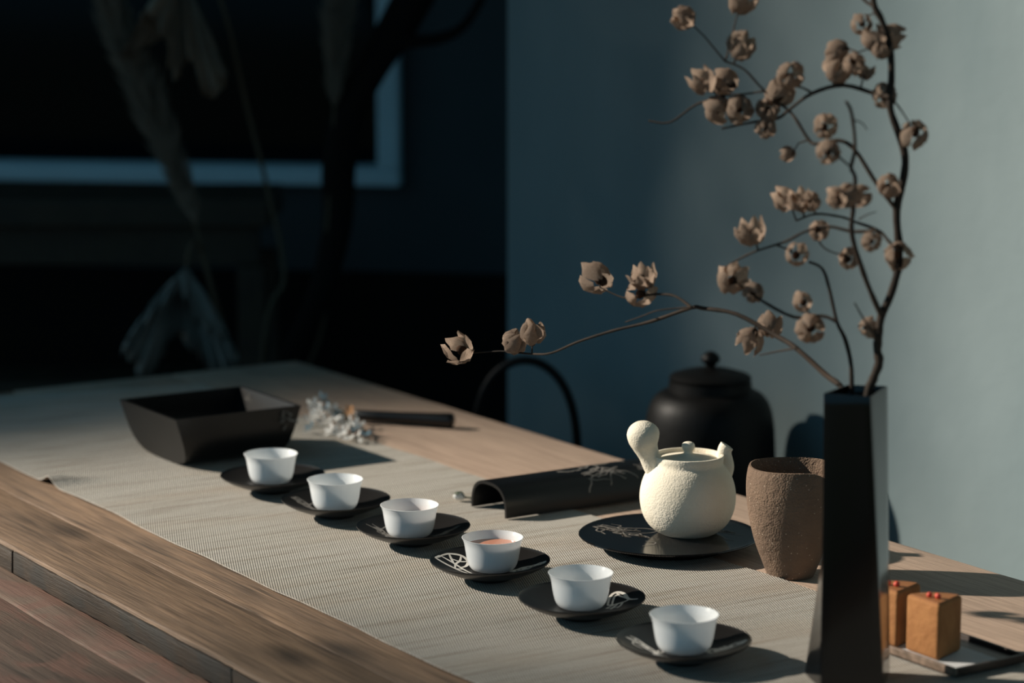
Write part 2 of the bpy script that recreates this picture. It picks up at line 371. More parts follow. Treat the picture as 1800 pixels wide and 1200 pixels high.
plank('plank', 1.302, 1.540, TZ - .030, TZ, M['tabletop'], tb)
plank('plank', 1.5415, 1.745, TZ - .030, TZ, M['tabletop'], tb)
for u0, u1 in ((U0, 1.929), (1.9315, 2.430), (2.4328, U1)):
    plank('edge_strip', .9665, .985, TZ - .0300, TZ - .0225, M['fascia'], tb, u0, u1, .001, .0008, 30)
    plank('edge_strip', .9612, .9655, TZ - .0275, TZ - .0045, M['fascia'], tb, u0, u1, .0012, .0010, 30)
for v0, v1 in ((.928, .9990), (.80, .926), (.665, .798)):
    plank('ledge_plank', v0, v1, TZ - .065, TZ - .036, M['ledge'], tb, wob=.001)
for uu in (1.05, 3.12):
    link('crossbeam', mesh('crossbeam', *box(.70, 1.70, uu - .03, uu + .03, TZ - .125, TZ - .073)), M['darkwood'], tb)
    link('crossbeam', mesh('crossbeam', *box(1.002, 1.70, uu - .03, uu + .03, TZ - .072, TZ - .031)), M['darkwood'], tb)
    for vv in (.74, 1.64):
        link('leg', bevel(mesh('leg', *box(vv - .04, vv + .04, uu - .04, uu + .04, 0, TZ - .126)), .006), M['darkwood'], tb)

# runner
RU0, RU1 = 1.0, 3.205
RV0, RV1 = 1.107, 1.541
V, F = [], []; nu, nv = 300, 36
def runz(uu, t):
    z = .0024 + .0006 * sin(uu * 19 + 3 * t) * sin(uu * 7.3)
    z += .010 * exp(-((uu - 2.655) / .016) ** 2) * exp(-(t / .10) ** 2)     # the lifted spot on the near hem
    return z
for i in range(nu + 1):
    uu = RU0 + (RU1 - RU0) * i / nu
    wv = .0009 * sin(uu * 23) + .0005 * sin(uu * 61 + 1) + .004 * exp(-((uu - 2.5) / .12) ** 2)
    wv2 = .0016 * sin(uu * 17 + 2) + .001 * sin(uu * 47)
    for j in range(nv + 1):
        t = j / nv; V.append((RV0 + wv + (RV1 + wv2 - RV0 - wv) * t, uu - .10 * (t - .6) * ((uu - RU0) / (RU1 - RU0)) ** 3, TZ + runz(uu, t)))
for i in range(nu):
    for j in range(nv):
        k = i * (nv + 1) + j; F.append((k, k + 1, k + nv + 2, k + nv + 1))
me = mesh('runner', V, F)
ru = link('table_runner', me, M['runner'], None, False, UV(0, 0) - Vector((0, 0, TZ)), (0, 0, TH))
sm = ru.modifiers.new('thickness', 'SOLIDIFY'); sm.thickness = .0012; sm.offset = -1
tag(ru, 'beige woven linen runner laid along the table', 'table runner')

# ------------------------------------------------------------------ ribbons for the inlaid brush marks
def ribbon(paths, zf, lift=.00025):
    V, F = [], []
    for pts, wd in paths:
        sp = spline(pts, 6); n = len(sp); o = len(V)
        for i, (x, y) in enumerate(sp):
            x0, y0 = sp[max(0, i - 1)]; x1, y1 = sp[min(n - 1, i + 1)]
            l = math.hypot(x1 - x0, y1 - y0) or 1; nx, ny = -(y1 - y0) / l, (x1 - x0) / l
            ww = wd * (.35 + .65 * sin(pi * min(1, max(0, (i + .5) / n))) ** .6)
            for s in (-.5, .5):
                a_, b_ = x + nx * ww * s, y + ny * ww * s; V.append((a_, b_, zf(math.hypot(a_, b_)) + lift))
        for i in range(n - 1): F.append((o + 2 * i, o + 2 * i + 1, o + 2 * i + 3, o + 2 * i + 2))
    return mesh('inlay', V, F)
def vine(rnd, start, ang, length, wd, branches, curl=.5):
    """a lace of brushed strokes: two rails with loops and cross strokes between them"""
    out = []; x, y = start; pts = [(x, y)]; a_ = ang
    n = 6
    for i in range(n):
        a_ += rnd.uniform(-curl, curl); x += cos(a_) * length / n; y += sin(a_) * length / n; pts.append((x, y))
    out.append((pts, wd))
    off = [(px_ + rnd.uniform(.6, 1.2) * wd * 4.2 * -sin(ang) * (1 - .12 * i), py_ + rnd.uniform(.6, 1.2) * wd * 4.2 * cos(ang) * (1 - .12 * i)) for i, (px_, py_) in enumerate(pts)]
    out.append((off, wd * .8))
    for i in range(branches):
        k = rnd.randrange(0, n); p, q = pts[k], off[min(n, k + rnd.choice((0, 1)))]
        m_ = ((p[0] + q[0]) / 2 + rnd.uniform(-1, 1) * wd, (p[1] + q[1]) / 2 + rnd.uniform(-1, 1) * wd)
        out.append(([p, m_, q], wd * rnd.uniform(.7, 1.3)))
    for i in range(branches // 3):
        k = rnd.randrange(1, n); p = pts[k]; b_ = ang + rnd.choice((-1, 1)) * rnd.uniform(.5, 1.3); l = length * rnd.uniform(.15, .35)
        out.append(([p, (p[0] + cos(b_) * l * .5, p[1] + sin(b_) * l * .5), (p[0] + cos(b_ + .5) * l, p[1] + sin(b_ + .5) * l)], wd * .8))
    return out

# ------------------------------------------------------------------ saucers and cups
SR = .0583
def zs(r):
    t = max(0., (r - .021)) / (SR - .021); return .0088 + .0100 * t ** 1.35
prof = [(0, .0088), (.012, .0088)] + [(.021 + (SR - .021) * i / 10, zs(.021 + (SR - .021) * i / 10)) for i in range(11)]
prof += [(SR + .0006, .0194), (SR + .0007, .0186), (SR - .0006, .0172), (.049, .0120), (.037, .0070), (.027, .0042), (.0220, .0032), (.0205, .0002), (.0185, .0002), (.0180, .0030), (0, .0036)]
saucer_me = mesh('saucer', *lathe(prof, 72)); autosmooth(saucer_me, 50)
cup_out = smooth_prof([(.0175, .0000), (.0205, .0010), (.0236, .0050), (.0255, .0115), (.0268, .0190), (.0279, .0258), (.0296, .0310), (.0304, .0322)], 5)
cup_in = smooth_prof([(.0298, .0324), (.0271, .0265), (.0258, .0195), (.0244, .0120), (.0222, .0062), (.018, .0030), (.010, .0022)], 5)
cup_me = mesh('cup', *lathe([(0, .0010), (.0140, .0010), (.0146, 0), ] + cup_out + cup_in + [(0, .0021)], 72)); autosmooth(cup_me, 60)
tea_hi = mesh('tea', *lathe([(0, .0242), (.0266, .0242)], 48)); tea_lo = mesh('tea', *lathe([(0, .0190), (.0256, .0190)], 48))
SA = [(2.5046, 1.3041), (2.3602, 1.3054), (2.2081, 1.3123), (2.0432, 1.3012), (1.8807, 1.2985), (1.7165, 1.2933)]
CU = [(2.5135, 1.3067), (2.3567, 1.3026), (2.2079, 1.3077), (2.0432, 1.3043), (1.8837, 1.2993), (1.7169, 1.2938)]
who = ['beside the trough tray', 'second from the trough tray', 'third from the trough tray',
       'fourth from the trough tray', 'next to last before the black vase', 'nearest to the tall black vase']
for i, ((su, sv), (cu, cv)) in enumerate(zip(SA, CU)):
    s = link('saucer', saucer_me, M['lacquer'], None, False, UV(su, sv, .0036), (0, 0, .3 * i))
    tag(s, 'round black lacquer saucer with pale brush marks, ' + who[i], 'saucer', 'black saucers in a row on the runner')
    rnd = random.Random(40 + i); rz = .3 * i
    def loc2(x, y): return (x * cos(-rz) - y * sin(-rz), x * sin(-rz) + y * cos(-rz))
    groups = []
    # picture-left and picture-right clusters (x right, y away)
    if i in (1, 2, 5): groups.append(vine(rnd, (-.050, .014), -.55, .050, .0024, 14, .3))
    if i == 3:      # open lace on the left
        groups.append([([(-.054, .012), (-.044, .003), (-.034, -.006), (-.022, -.020)], .0042), ([(-.049, .022), (-.036, .012), (-.026, -.002), (-.018, -.016)], .0032),
                       ([(-.049, .022), (-.041, .032), (-.029, .034), (-.022, .024), (-.024, .010), (-.030, .002)], .0034), ([(-.041, .032), (-.038, .020), (-.036, .012)], .0026),
                       ([(-.054, .012), (-.050, .020), (-.049, .022)], .0034), ([(-.029, .034), (-.030, .022), (-.034, .010), (-.034, -.006)], .0024), ([(-.022, .024), (-.030, .020), (-.038, .022)], .0024), ([(-.026, -.002), (-.030, -.004), (-.034, -.006)], .003)])
    if i in (2, 3, 5): groups.append(vine(rnd, (.024, -.012), .50, .034, .0030 if i >= 3 else .002, 14, .25))
    if i == 4:      # arching stroke on the right
        groups.append([([(.024, .004), (.027, .024), (.033, .031), (.040, .024), (.044, .008), (.052, .000)], .0034), ([(.028, .004), (.031, .022), (.036, .026)], .0022),
                       ([(.022, -.006), (.030, .002), (.040, .004), (.044, .008)], .0026), ([(.026, -.014), (.030, -.004), (.034, .003)], .0024), ([(.032, -.014), (.036, -.004), (.038, .004)], .0022),
                       ([(.022, -.006), (.030, -.008), (.036, -.008)], .0022), ([(.033, .031), (.036, .022), (.040, .016), (.043, .010)], .0022), ([(.024, .004), (.030, .003)], .003)])
    if i in (2, 4): groups.append(vine(rnd, (-.018, -.036), 0., .038, .0018, 10, .4))
    for paths in groups:
        pp = [([loc2(*p) for p in pts], wd) for pts, wd in paths]
        pp = [([(x, y) if math.hypot(x, y) < SR - .003 else (x * (SR - .003) / math.hypot(x, y), y * (SR - .003) / math.hypot(x, y)) for x, y in pts], wd) for pts, wd in pp]
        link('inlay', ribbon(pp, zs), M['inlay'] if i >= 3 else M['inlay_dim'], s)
    c = link('teacup', cup_me, M['porcelain'], None, False, UV(cu, cv, .0036 + .0089))
    tag(c, 'small white porcelain teacup ' + ('holding amber tea, ' if i == 3 else '') + who[i], 'teacup', 'white teacups in a row')
    if i in (2, 3): link('tea', tea_hi if i == 3 else tea_lo, M['tea'], c, True)

# ------------------------------------------------------------------ big plate, teapot
PR = .0925
def zp(r): return .0125 + .0010 * max(0, (r - .085) / .0075) ** 2
pl = link('plate', autosmooth(mesh('plate', *lathe([(0, .0125), (.05, .0125), (.085, .0125), (.089, .0128), (PR, .0136), (PR + .0008, .0130), (PR, .0118), (.082, .0090), (.066, .0060), (.062, .0056), (.061, .0003), (.057, .0003), (.056, .0055), (0, .0058)], 96)), 40), M['lacquer_plate'], None, False, UV(2.053, 1.5262, .0036))
tag(pl, 'large flat black lacquer plate with brushed vine under the teapot', 'plate')
rnd = random.Random(12); paths = []
paths2 = []
paths += vine(rnd, (-.078, .033), -.85, .058, .0022, 15, .35)
paths += vine(rnd, (-.070, .037), -.75, .050, .0016, 10, .4)
paths += [([(-.058, .044), (-.048, .036), (-.052, .028), (-.040, .026), (-.022, .024), (-.012, .015), (-.018, .006), (-.032, .004), (-.045, .008)], .0015)]
paths += vine(rnd, (-.047, -.006), -.15, .032, .0017, 9, .5)
paths2 += vine(rnd, (.046, .010), .2, .022, .0022, 6, .5)
paths2 += [([(.03, .004), (.05, -.004), (.056, -.02), (.064, -.028)], .0012), ([(.05, .01), (.066, 0), (.076, -.004)], .0012)]
paths += [([(-.026, -.03), (-.016, -.036), (-.02, -.046), (-.03, -.05)], .0014)]
link('inlay', ribbon(paths, zp), M['inlay_dim'], pl); link('inlay', ribbon(paths2, zp), M['inlay_dim'], pl)

pt = thing('teapot', 'round cream clay side-handled teapot on the black plate', 'teapot', UV(2.048, 1.5459, .0036 + .0126))
bp_ = smooth_prof([(.0270, 0), (.0330, .0035), (.0412, .0110), (.0470, .0220), (.0494, .0345), (.0490, .0460), (.0462, .0570), (.0415, .0665), (.0372, .0720)], 6)
bp_ += [(.0360, .0735), (.0362, .0770), (.0368, .0815), (.0362, .0824), (.0342, .0824), (.0336, .0815), (.0334, .0760), (.0300, .0745), (0, .0745)]
link('body', autosmooth(mesh('body', *lathe([(0, .0006), (.024, .0006)] + bp_, 96)), 55), M['cream'], pt)
lid = link('lid', autosmooth(mesh('lid', *lathe([(0, .0748), (.031, .0748), (.0322, .0765), (.0322, .0775), (.0300, .0786)] + smooth_prof([(.0300, .0786), (.022, .0806), (.013, .0820), (.0070, .0830), (.0050, .0840)], 4), 64)), 45), M['cream'], pt)
link('knob', autosmooth(mesh('knob', *lathe(smooth_prof([(.0048, .0836), (.0046, .0860), (.0060, .0885), (.0068, .0912), (.0060, .0938), (.0035, .0955), (0, .0960)], 4), 32)), 60), M['cream'], lid)
hp = spline([(-.030, -.002, .064, .0125), (-.036, -.003, .073, .0112), (-.0405, -.004, .083, .0108), (-.0440, -.005, .0915, .0128), (-.0460, -.006, .0990, .0158), (-.0470, -.006, .1065, .0166), (-.0478, -.006, .1130, .0135), (-.0482, -.006, .1175, .0070), (-.0483, -.006, .1188, .0012)], 4)
link('handle', autosmooth(mesh('handle', *tube([p[:3] for p in hp], [p[3] for p in hp], 28)), 60), M['cream'], pt)
spp = spline([(.032, .006, .058, .0135), (.0372, .007, .068, .0110), (.0378, .008, .076, .0088), (.0376, .008, .0815, .0076), (.0385, .008, .0865, .0073), (.0405, .008, .0900, .0073)], 4)
so_ = tube([p[:3] for p in spp], [p[3] for p in spp], 24, False)
si_ = tube([p[:3] for p in reversed(spp[8:])], [p[3] - .0018 for p in reversed(spp[8:])], 24, False)
n0 = len(so_[0]); fs = list(so_[1]) + [tuple(i + n0 for i in q) for q in si_[1]]
for k in range(24): fs.append((n0 - 24 + k, n0 - 24 + (k + 1) % 24, n0 + (k + 1) % 24, n0 + k))
link('spout', autosmooth(mesh('spout', list(so_[0]) + list(si_[0]), fs), 60), M['cream'], pt)

# ------------------------------------------------------------------ brown pitcher
pp_ = smooth_prof([(.0215, 0), (.0235, .0015), (.0285, .014), (.0360, .034), (.0415, .056), (.0447, .078), (.0452, .094), (.0440, .105), (.0425, .1105)], 6)
pin = smooth_prof([(.0408, .1110), (.0412, .104), (.0420, .092), (.0412, .074), (.037, .052), (.030, .03), (.020, .012), (.008, .008)], 6)
V, F = lathe([(0, .001), (.018, .001)] + pp_ + pin + [(0, .0078)], 96)
V2 = []
for x, y, z in V:
    r = math.hypot(x, y)
    if z > .084 and r > .03:
        a_ = (atan2(y, x) + radians(34) + pi) % (2 * pi) - pi
        k = exp(-(a_ / .36) ** 2) * ((z - .084) / .027) ** 1.6
        e_ = exp(-(a_ / .62) ** 2) * ((z - .084) / .027)
        s_ = 1 + .14 * k - .02 * e_
        x, y, z = x * s_, y * s_, z - .0105 * k
    V2.append((x, y, z + .0006 * sin(3 * atan2(y, x)) * (z > .1)))
pc = link('stoneware_pitcher', autosmooth(mesh('pitcher', V2, F), 55), M['brownclay'], None, False, UV(1.9035, 1.5652, 0.0004))
tag(pc, 'brown speckled stoneware pitcher with pouring lip behind the black vase', 'pitcher')

# ------------------------------------------------------------------ trough tray (box) and arched tray
def trough(label, L_, W_, h, inset, loc, wall=.004, ex=.50, n=33):
    """rounded cross-section along local y, axis along local x, end panels leaning outwards at the rim"""
    t = thing('trough_tray', label, 'tray', loc, TH)
    def sec(o):
        out = []
        for i in range(n):
            a_ = pi * i / (n - 1); cx, cz = cos(a_), sin(a_)
            out.append(((W_ / 2 - o) * math.copysign(abs(cx) ** ex, cx), h - (h - o) * abs(cz) ** ex))
        return out
    def xe(z): return L_ / 2 - inset * (1 - (z / h)) ** 1.0
    V = []
    for o in (0, wall):
        for sg in (-1, 1): V += [(sg * xe(z), y, z) for y, z in sec(o)]
    F = []
    for i in range(n - 1):
        F += [(i, i + 1, n + i + 1, n + i), (2 * n + i, 3 * n + i, 3 * n + i + 1, 2 * n + i + 1), (i, 2 * n + i, 2 * n + i + 1, i + 1), (n + i, n + i + 1, 3 * n + i + 1, 3 * n + i)]
    for i in (0, n - 1): F.append((i, n + i, 3 * n + i, 2 * n + i))
    link('shell', autosmooth(mesh('shell', V, F), 30), M['lacquer_matt'], t)
    for sg in (-1, 1):
        V = [(sg * (xe(z) + d), y, z) for d in (.0002, wall) for y, z in sec(0)]
        F = [tuple(range(n)), tuple(range(2 * n - 1, n - 1, -1))] + [(i, (i + 1) % n, n + (i + 1) % n, n + i) for i in range(n)]
        link('end_panel', mesh('end_panel', V, F), M['lacquer_matt'], t)
    return t
tr = trough('black lacquer trough-shaped tray with curved sides at the far end of the runner', .158, .156, .062, .020, UV(2.731, 1.338, .0036))
def flecks(name, parent, mat_, corner, seed, nn=16, size=.02, plane='xz', y=0., x=0.):
    """small brushed flecks on a vertical face"""
    r_ = random.Random(seed); V, F = [], []
    for i in range(nn):
        a_ = r_.uniform(0, pi); l = r_.uniform(.3, 1) * size * .4; c0 = (corner[0] + r_.gauss(0, size * .4), corner[1] + r_.gauss(0, size * .35)); wd = .0012
        dx, dz = cos(a_) * l, sin(a_) * l; o = len(V)
        quad = [(c0[0] - dx + wd * sin(a_), c0[1] - dz - wd * cos(a_)), (c0[0] + dx, c0[1] + dz), (c0[0] - dx - wd * sin(a_), c0[1] - dz + wd * cos(a_))]
        quad = [(p, min(q, .0588)) for p, q in quad]
        V += [((p, y, q) if plane == 'xz' else (x, p, q)) for p, q in quad]; F.append((o, o + 1, o + 2))
    return link(name, mesh(name, V, F), mat_, parent)
flecks('inlay', tr, M['inlay_dim'], (.062, .052), 4, 18, .018, 'xz', -.0808)
flecks('inlay', tr, M['inlay_dim'], (.045, .052), 5, 12, .010, 'yz', 0, .0752)

# arched tray, standing open side down, its axis across the table
AL = .215
at_ = thing('arched_tray', 'black lacquer arched tray lying open side down beside the teapot plate', 'tray', UV(2.282, 1.4515, .0036), TH)
V, F = [], []; n = 29; hw, hh, th_ = .036, .034, .0034
for yy in (0, AL):
    for o in (0, th_):
        for i in range(n):
            a_ = pi * i / (n - 1); ex = .72
            cx, cz = cos(a_), sin(a_)
            V.append((yy, (hw - o) * math.copysign(abs(cx) ** ex, cx) + (0 if o else .0), (hh - o) * abs(cz) ** ex))
for i in range(n - 1):
    F += [(i, i + 1, 2 * n + i + 1, 2 * n + i), (n + i, 3 * n + i, 3 * n + i + 1, n + i + 1), (i, n + i, n + i + 1, i + 1), (2 * n + i, 2 * n + i + 1, 3 * n + i + 1, 3 * n + i)]
for i in (0, n - 1): F.append((i, 2 * n + i, 3 * n + i, n + i))
link('shell', autosmooth(mesh('arch', V, F), 35), M['lacquer_matt'], at_)
def arch_pt(x, a_):
    cx, cz = cos(a_), sin(a_); return ((x, (hw + .0004) * math.copysign(abs(cx) ** .72, cx), (hh + .0004) * abs(cz) ** .72))
rnd = random.Random(8); V, F = [], []
for s_ in range(26):
    x0 = rnd.uniform(.105, .20); a0 = rnd.uniform(1.3, 2.3); x = x0; a_ = a0; dr = rnd.uniform(-.6, .6) + (pi if rnd.random() < .3 else 0); o = len(V)
    for k in range(8):
        wd = .0010
        V += [arch_pt(x - sin(dr) * wd, a_ + cos(dr) * wd / .034), arch_pt(x + sin(dr) * wd, a_ - cos(dr) * wd / .034)]
        x += cos(dr) * .004; a_ += sin(dr) * .004 / .034; dr += rnd.uniform(-.5, .5); x = min(x, AL - .002)
    for k in range(7): F.append((o + 2 * k, o + 2 * k + 1, o + 2 * k + 3, o + 2 * k + 2))
link('inlay', mesh('inlay', V, F), M['inlay_dim'], at_)

# ------------------------------------------------------------------ vase
VB = Vector((.2790, 2.075, TZ + .0036)); VH = .2500
px_ = 2.12 / FPX
topq = [(-44, -5), (33, -38), (79, 64), (9, 76)]
botq = [(-42, -40), (67, -52), (97, 78), (-60, 62)]
vz = thing('tall_vase', 'tall glossy black four-sided vase holding dried branches', 'vase', VB)
def quad(q, z, sc=1.0, x=0.0): 
    mx = sum(a for a, b in q) / 4; my = sum(b for a, b in q) / 4
    return [Vector(((mx + (a - mx) * sc) * px_, (my + (b - my) * sc) * px_, z)) for a, b in q]
NR, NCOL = 24, 6
def vring(t, sc=1.0):
    c4 = [b.lerp(a, t) for a, b in zip(quad(topq, 0, sc), quad(botq, 0, sc))]
    return [c4[k].lerp(c4[(k + 1) % 4], j / NCOL) for k in range(4) for j in range(NCOL)]
V, F = [], []; RN = 4 * NCOL
for i in range(NR + 1): V += [(p.x, p.y, VH * i / NR) for p in vring(i / NR)]
for z, sc in ((VH, .93), (VH - .03, .92), (.02, .90)): V += [(p.x, p.y, z) for p in vring(z / VH, sc)]
for i in range(NR + 3):
    for k in range(RN): F.append((i * RN + k, i * RN + (k + 1) % RN, i * RN + RN + (k + 1) % RN, i * RN + RN + k))
F += [tuple(range(RN - 1, -1, -1)), tuple(range((NR + 3) * RN, (NR + 4) * RN))]
link('body', autosmooth(bevel(mesh('vase', V, F), .0010, 2, 30), 28), M['vase'], vz)

# ------------------------------------------------------------------ dried branches
def petal_mesh(open_, wid, seed):
    r_ = random.Random(seed); V, F = [], []; nr, nc = 6, 5
    for i in range(nr):
        t = i / (nr - 1)
        ang = -.15 + (open_ + 1.0) * t ** 1.0
        rad = .42 * sin(pi * min(1, .12 + (.78 - .5 * max(0, open_)) * t)) ** .8 * (1 + open_ * .35); z = -.36 + .82 * t - .10 * t * t
        for j in range(nc):
            s = (j / (nc - 1) - .5) * 2
            hw_ = wid * (sin(pi * min(.93, .12 + .72 * t)) ** .5)
            a_ = s * hw_ * 1.25
            rr = rad * (1 - .10 * s * s) + .03 * r_.uniform(-1, 1)
            V.append((rr * cos(a_), rr * sin(a_), z + .07 * r_.uniform(-1, 1) - .16 * s * s * t))
    for i in range(nr - 1):
        for j in range(nc - 1):
            k = i * nc + j; F.append((k, k + 1, k + nc + 1, k + nc))
    return mesh('petal', V, F)
petals = []
for k, (o_, w_) in enumerate(((.05, .54), (.22, .54), (-.10, .52), (.38, .52))):
    me = petal_mesh(o_, w_, 100 + k); me.materials.append(M['petal'])
    for p in me.polygons: p.use_smooth = True
    petals.append(me)
core = autosmooth(mesh('core', *lathe([(0, -.42), (.06, -.40), (.13, -.28), (.15, -.12), (.10, .04), (0, .10)], 10)), 60); core.materials.append(M['podcore'])

def branch(name, label, base, paths, pods, seed):
    """paths: list of (points (px, py, depth), r0, r1); pods: (px, py, diameter px)"""
    rnd = random.Random(seed)
    t = thing(name, label, 'branch', base, 0, 'dried branches in the black vase')
    allp, parts = [], []
    for pts, r0, r1 in paths:
        wp = spline([tuple(aty(*p) - Vector(base)) for p in pts], 4); n = len(wp)
        rad = [(r0 + (r1 - r0) * i / (n - 1)) * (1 + .10 * rnd.uniform(-1, 1)) for i in range(n)]
        parts.append(tube(wp, rad, 7)); allp += [Vector(p) for p in wp]
    pedi = []
    for x, y, d in pods:
        best = min(allp, key=lambda p: (lambda q: (q[0] - x) ** 2 + (q[1] - y) ** 2)(topx(p + Vector(base))))
        Y = best.y + base[1] + rnd.uniform(-.018, .018)
        c = aty(x, y, Y) - Vector(base); dm = d * Y / FPX
        dirv = (c - best)
        if dirv.length < dm * .3: dirv = Vector((rnd.uniform(-1, 1), rnd.uniform(-1, .2), rnd.uniform(-.6, .8)))
        ax = (dirv.normalized() + Vector((rnd.uniform(-.5, .5), rnd.uniform(-.9, .2), rnd.uniform(-.3, .5)))).normalized()
        mid = (best + c) / 2 + Vector((0, 0, .003))
        link('pedicel', autosmooth(mesh('pedicel', *tube([best, mid, c - ax * dm * .3], [.0009, .0007, .0006], 5)), 60), M['stem'], t)
        co = link('seed_pod', core, None, t, False, c, ax.to_track_quat('Z', 'X').to_euler()); co.scale = (dm * 1.20,) * 3
        kind = rnd.choice((0, 1, 1, 2, 3)); np_ = rnd.choice((5, 5, 6)); a0 = rnd.uniform(0, 6)
        for k in range(np_):
            p = bpy.data.objects.new('petal', petals[kind]); COL.objects.link(p); p.parent = co
            p.rotation_euler = (rnd.uniform(-.32, .32), rnd.uniform(-.32, .32), a0 + k * 2 * pi / np_ + rnd.uniform(-.15, .15)); p.scale = (rnd.uniform(.92, 1.12),) * 3
    link('stem', autosmooth(mesh('stem', *merge(*parts)), 60), M['stem'], t)
    return t
def topx(P):
    v = P - EYE; d = v.y * cos(PITCH) - v.z * sin(PITCH); return (900 + FPX * v.x / d, 600 - FPX * (v.y * sin(PITCH) + v.z * cos(PITCH)) / d)
def dz(pts, y0, y1):
    n = len(pts); return [(x, y, y0 + (y1 - y0) * i / (n - 1)) for i, (x, y) in enumerate(pts)]
main = dz([(1507, 960), (1514, 820), (1524, 702), (1535, 665), (1545, 637), (1542, 615), (1544, 590), (1549, 555), (1564, 522), (1578, 474), (1580, 435), (1576, 369), (1589, 308), (1589, 264), (1567, 200), (1564, 172), (1567, 133), (1564, 83), (1550, 36), (1537, 11), (1535, -25), (1545, -80)], 2.085, 2.12)
branch('dried_branch', 'tallest dark dried branch with papery pods, rising on the right of the vase', tuple(VB + Vector((0, 0, .02))),
  [(main, .0042, .0026),
   (dz([(1537, 11), (1517, -2), (1490, -40), (1440, -70)], 2.115, 2.14), .0016, .001),
   (dz([(1564, 170), (1539, 165), (1483, 150), (1428, 164), (1386, 194), (1367, 208), (1328, 214), (1269, 226)], 2.105, 2.18), .0022, .0009),
   (dz([(1428, 164), (1410, 154), (1385, 150)], 2.13, 2.14), .0012, .0008),
   (dz([(1576, 369), (1539, 320), (1503, 264), (1475, 247), (1436, 253), (1422, 246), (1400, 211), (1386, 194), (1342, 158), (1308, 122), (1275, 108)], 2.10, 2.17), .0021, .0008),
   (dz([(1342, 160), (1310, 165), (1260, 168)], 2.16, 2.18), .0011, .0007),
   (dz([(1275, 170), (1225, 183), (1178, 215), (1140, 212)], 2.17, 2.20), .0012, .0008),
   (dz([(1549, 555), (1530, 512), (1514, 469), (1497, 410), (1500, 363), (1503, 313), (1496, 294), (1503, 258), (1497, 200), (1487, 178)], 2.09, 2.06), .0024, .0013),
   (dz([(1496, 294), (1480, 280), (1462, 262)], 2.07, 2.06), .0010, .0007),
   (dz([(1501, 211), (1515, 216), (1524, 228)], 2.06, 2.06), .0007, .0004),
   (dz([(1579, 440), (1562, 424), (1544, 405), (1503, 390), (1478, 381), (1433, 376), (1400, 388)], 2.09, 2.15), .0017, .0008),
   (dz([(1540, 404), (1500, 407), (1456, 398), (1417, 406), (1386, 422), (1364, 430), (1322, 444), (1281, 465)], 2.09, 2.16), .0016, .0008),
   (dz([(1364, 430), (1383, 438), (1397, 446)], 2.13, 2.13), .0009, .0006),
   (dz([(1437, 418), (1445, 432), (1460, 442), (1485, 449)], 2.12, 2.11), .0009, .0006),
   (dz([(1510, 385), (1525, 377), (1540, 372)], 2.10, 2.09), .0006, .0004),
   (dz([(1544, 600), (1532, 582), (1515, 555), (1502, 532)], 2.09, 2.08), .0012, .0006),
   (dz([(1567, 172), (1585, 195), (1604, 225)], 2.11, 2.10), .0009, .0006),
   (dz([(1564, 85), (1545, 80), (1508, 92)], 2.11, 2.12), .0009, .0006)],
  [(1200, 31, 46), (1305, 4, 44), (1303, 81, 50), (1236, 142, 44), (1276, 143, 47), (1261, 194, 52), (1300, 192, 52), (1389, 133, 48), (1372, 164, 56), (1350, 192, 42), (1347, 225, 42),
   (1472, 89, 44), (1472, 122, 52), (1501, 110, 38), (1522, 125, 30), (1514, 42, 33), (1542, 67, 50), (1564, 64, 42), (1550, 88, 34), (1556, 167, 44), (1450, 222, 42), (1456, 267, 42), (1385, 270, 28),
   (1608, 236, 46), (1381, 350, 42), (1406, 352, 42), (1425, 355, 38), (1472, 347, 38), (1489, 344, 42), (1511, 344, 42), (1561, 327, 46), (1319, 408, 46), (1439, 405, 40), (1401, 447, 40),
   (1531, 424, 42), (1492, 455, 38), (1579, 449, 46), (1526, 576, 32)], 1)
branch('dried_branch', 'short thin dried branch with papery pods, rising from the middle of the vase', tuple(VB + Vector((-.003, .01, .02))),
  [(dz([(1500, 960), (1499, 780), (1497, 675), (1495, 635), (1485, 595), (1471, 565), (1457, 505), (1445, 472), (1422, 460)], 2.10, 2.13), .0024, .0012),
   (dz([(1471, 565), (1445, 555), (1395, 557), (1337, 527), (1318, 512), (1290, 495)], 2.11, 2.16), .0017, .0008),
   (dz([(1443, 556), (1425, 552), (1414, 540)], 2.12, 2.12), .0008, .0006)],
  [(1289, 491, 52), (1324, 515, 38), (1411, 530, 36), (1425, 577, 54)], 2)
branch('dried_branch', 'long low dried branch arching left from the vase over the dark kettles', tuple(VB + Vector((-.006, 0, .02))),
  [(dz([(1518, 900), (1512, 760), (1484, 687), (1450, 657), (1400, 612), (1365, 590), (1295, 552), (1237, 542), (1215, 541), (1144, 565), (1078, 581), (1015, 601), (970, 620), (935, 622), (880, 617), (815, 622)], 2.09, 2.42), .0030, .0006),
   (dz([(1215, 540), (1186, 520), (1153, 517), (1127, 520), (1096, 523), (1055, 505)], 2.22, 2.30), .0014, .0006),
   (dz([(1213, 540), (1159, 545), (1130, 555), (1099, 566)], 2.22, 2.27), .0009, .0005),
   (dz([(1400, 612), (1375, 616), (1335, 624)], 2.13, 2.16), .0010, .0006)],
  [(1353, 572, 46), (1317, 598, 50), (1050, 489, 56), (1130, 487, 42), (1126, 515, 46), (937, 585, 50), (904, 600, 46), (808, 613, 50)], 3)

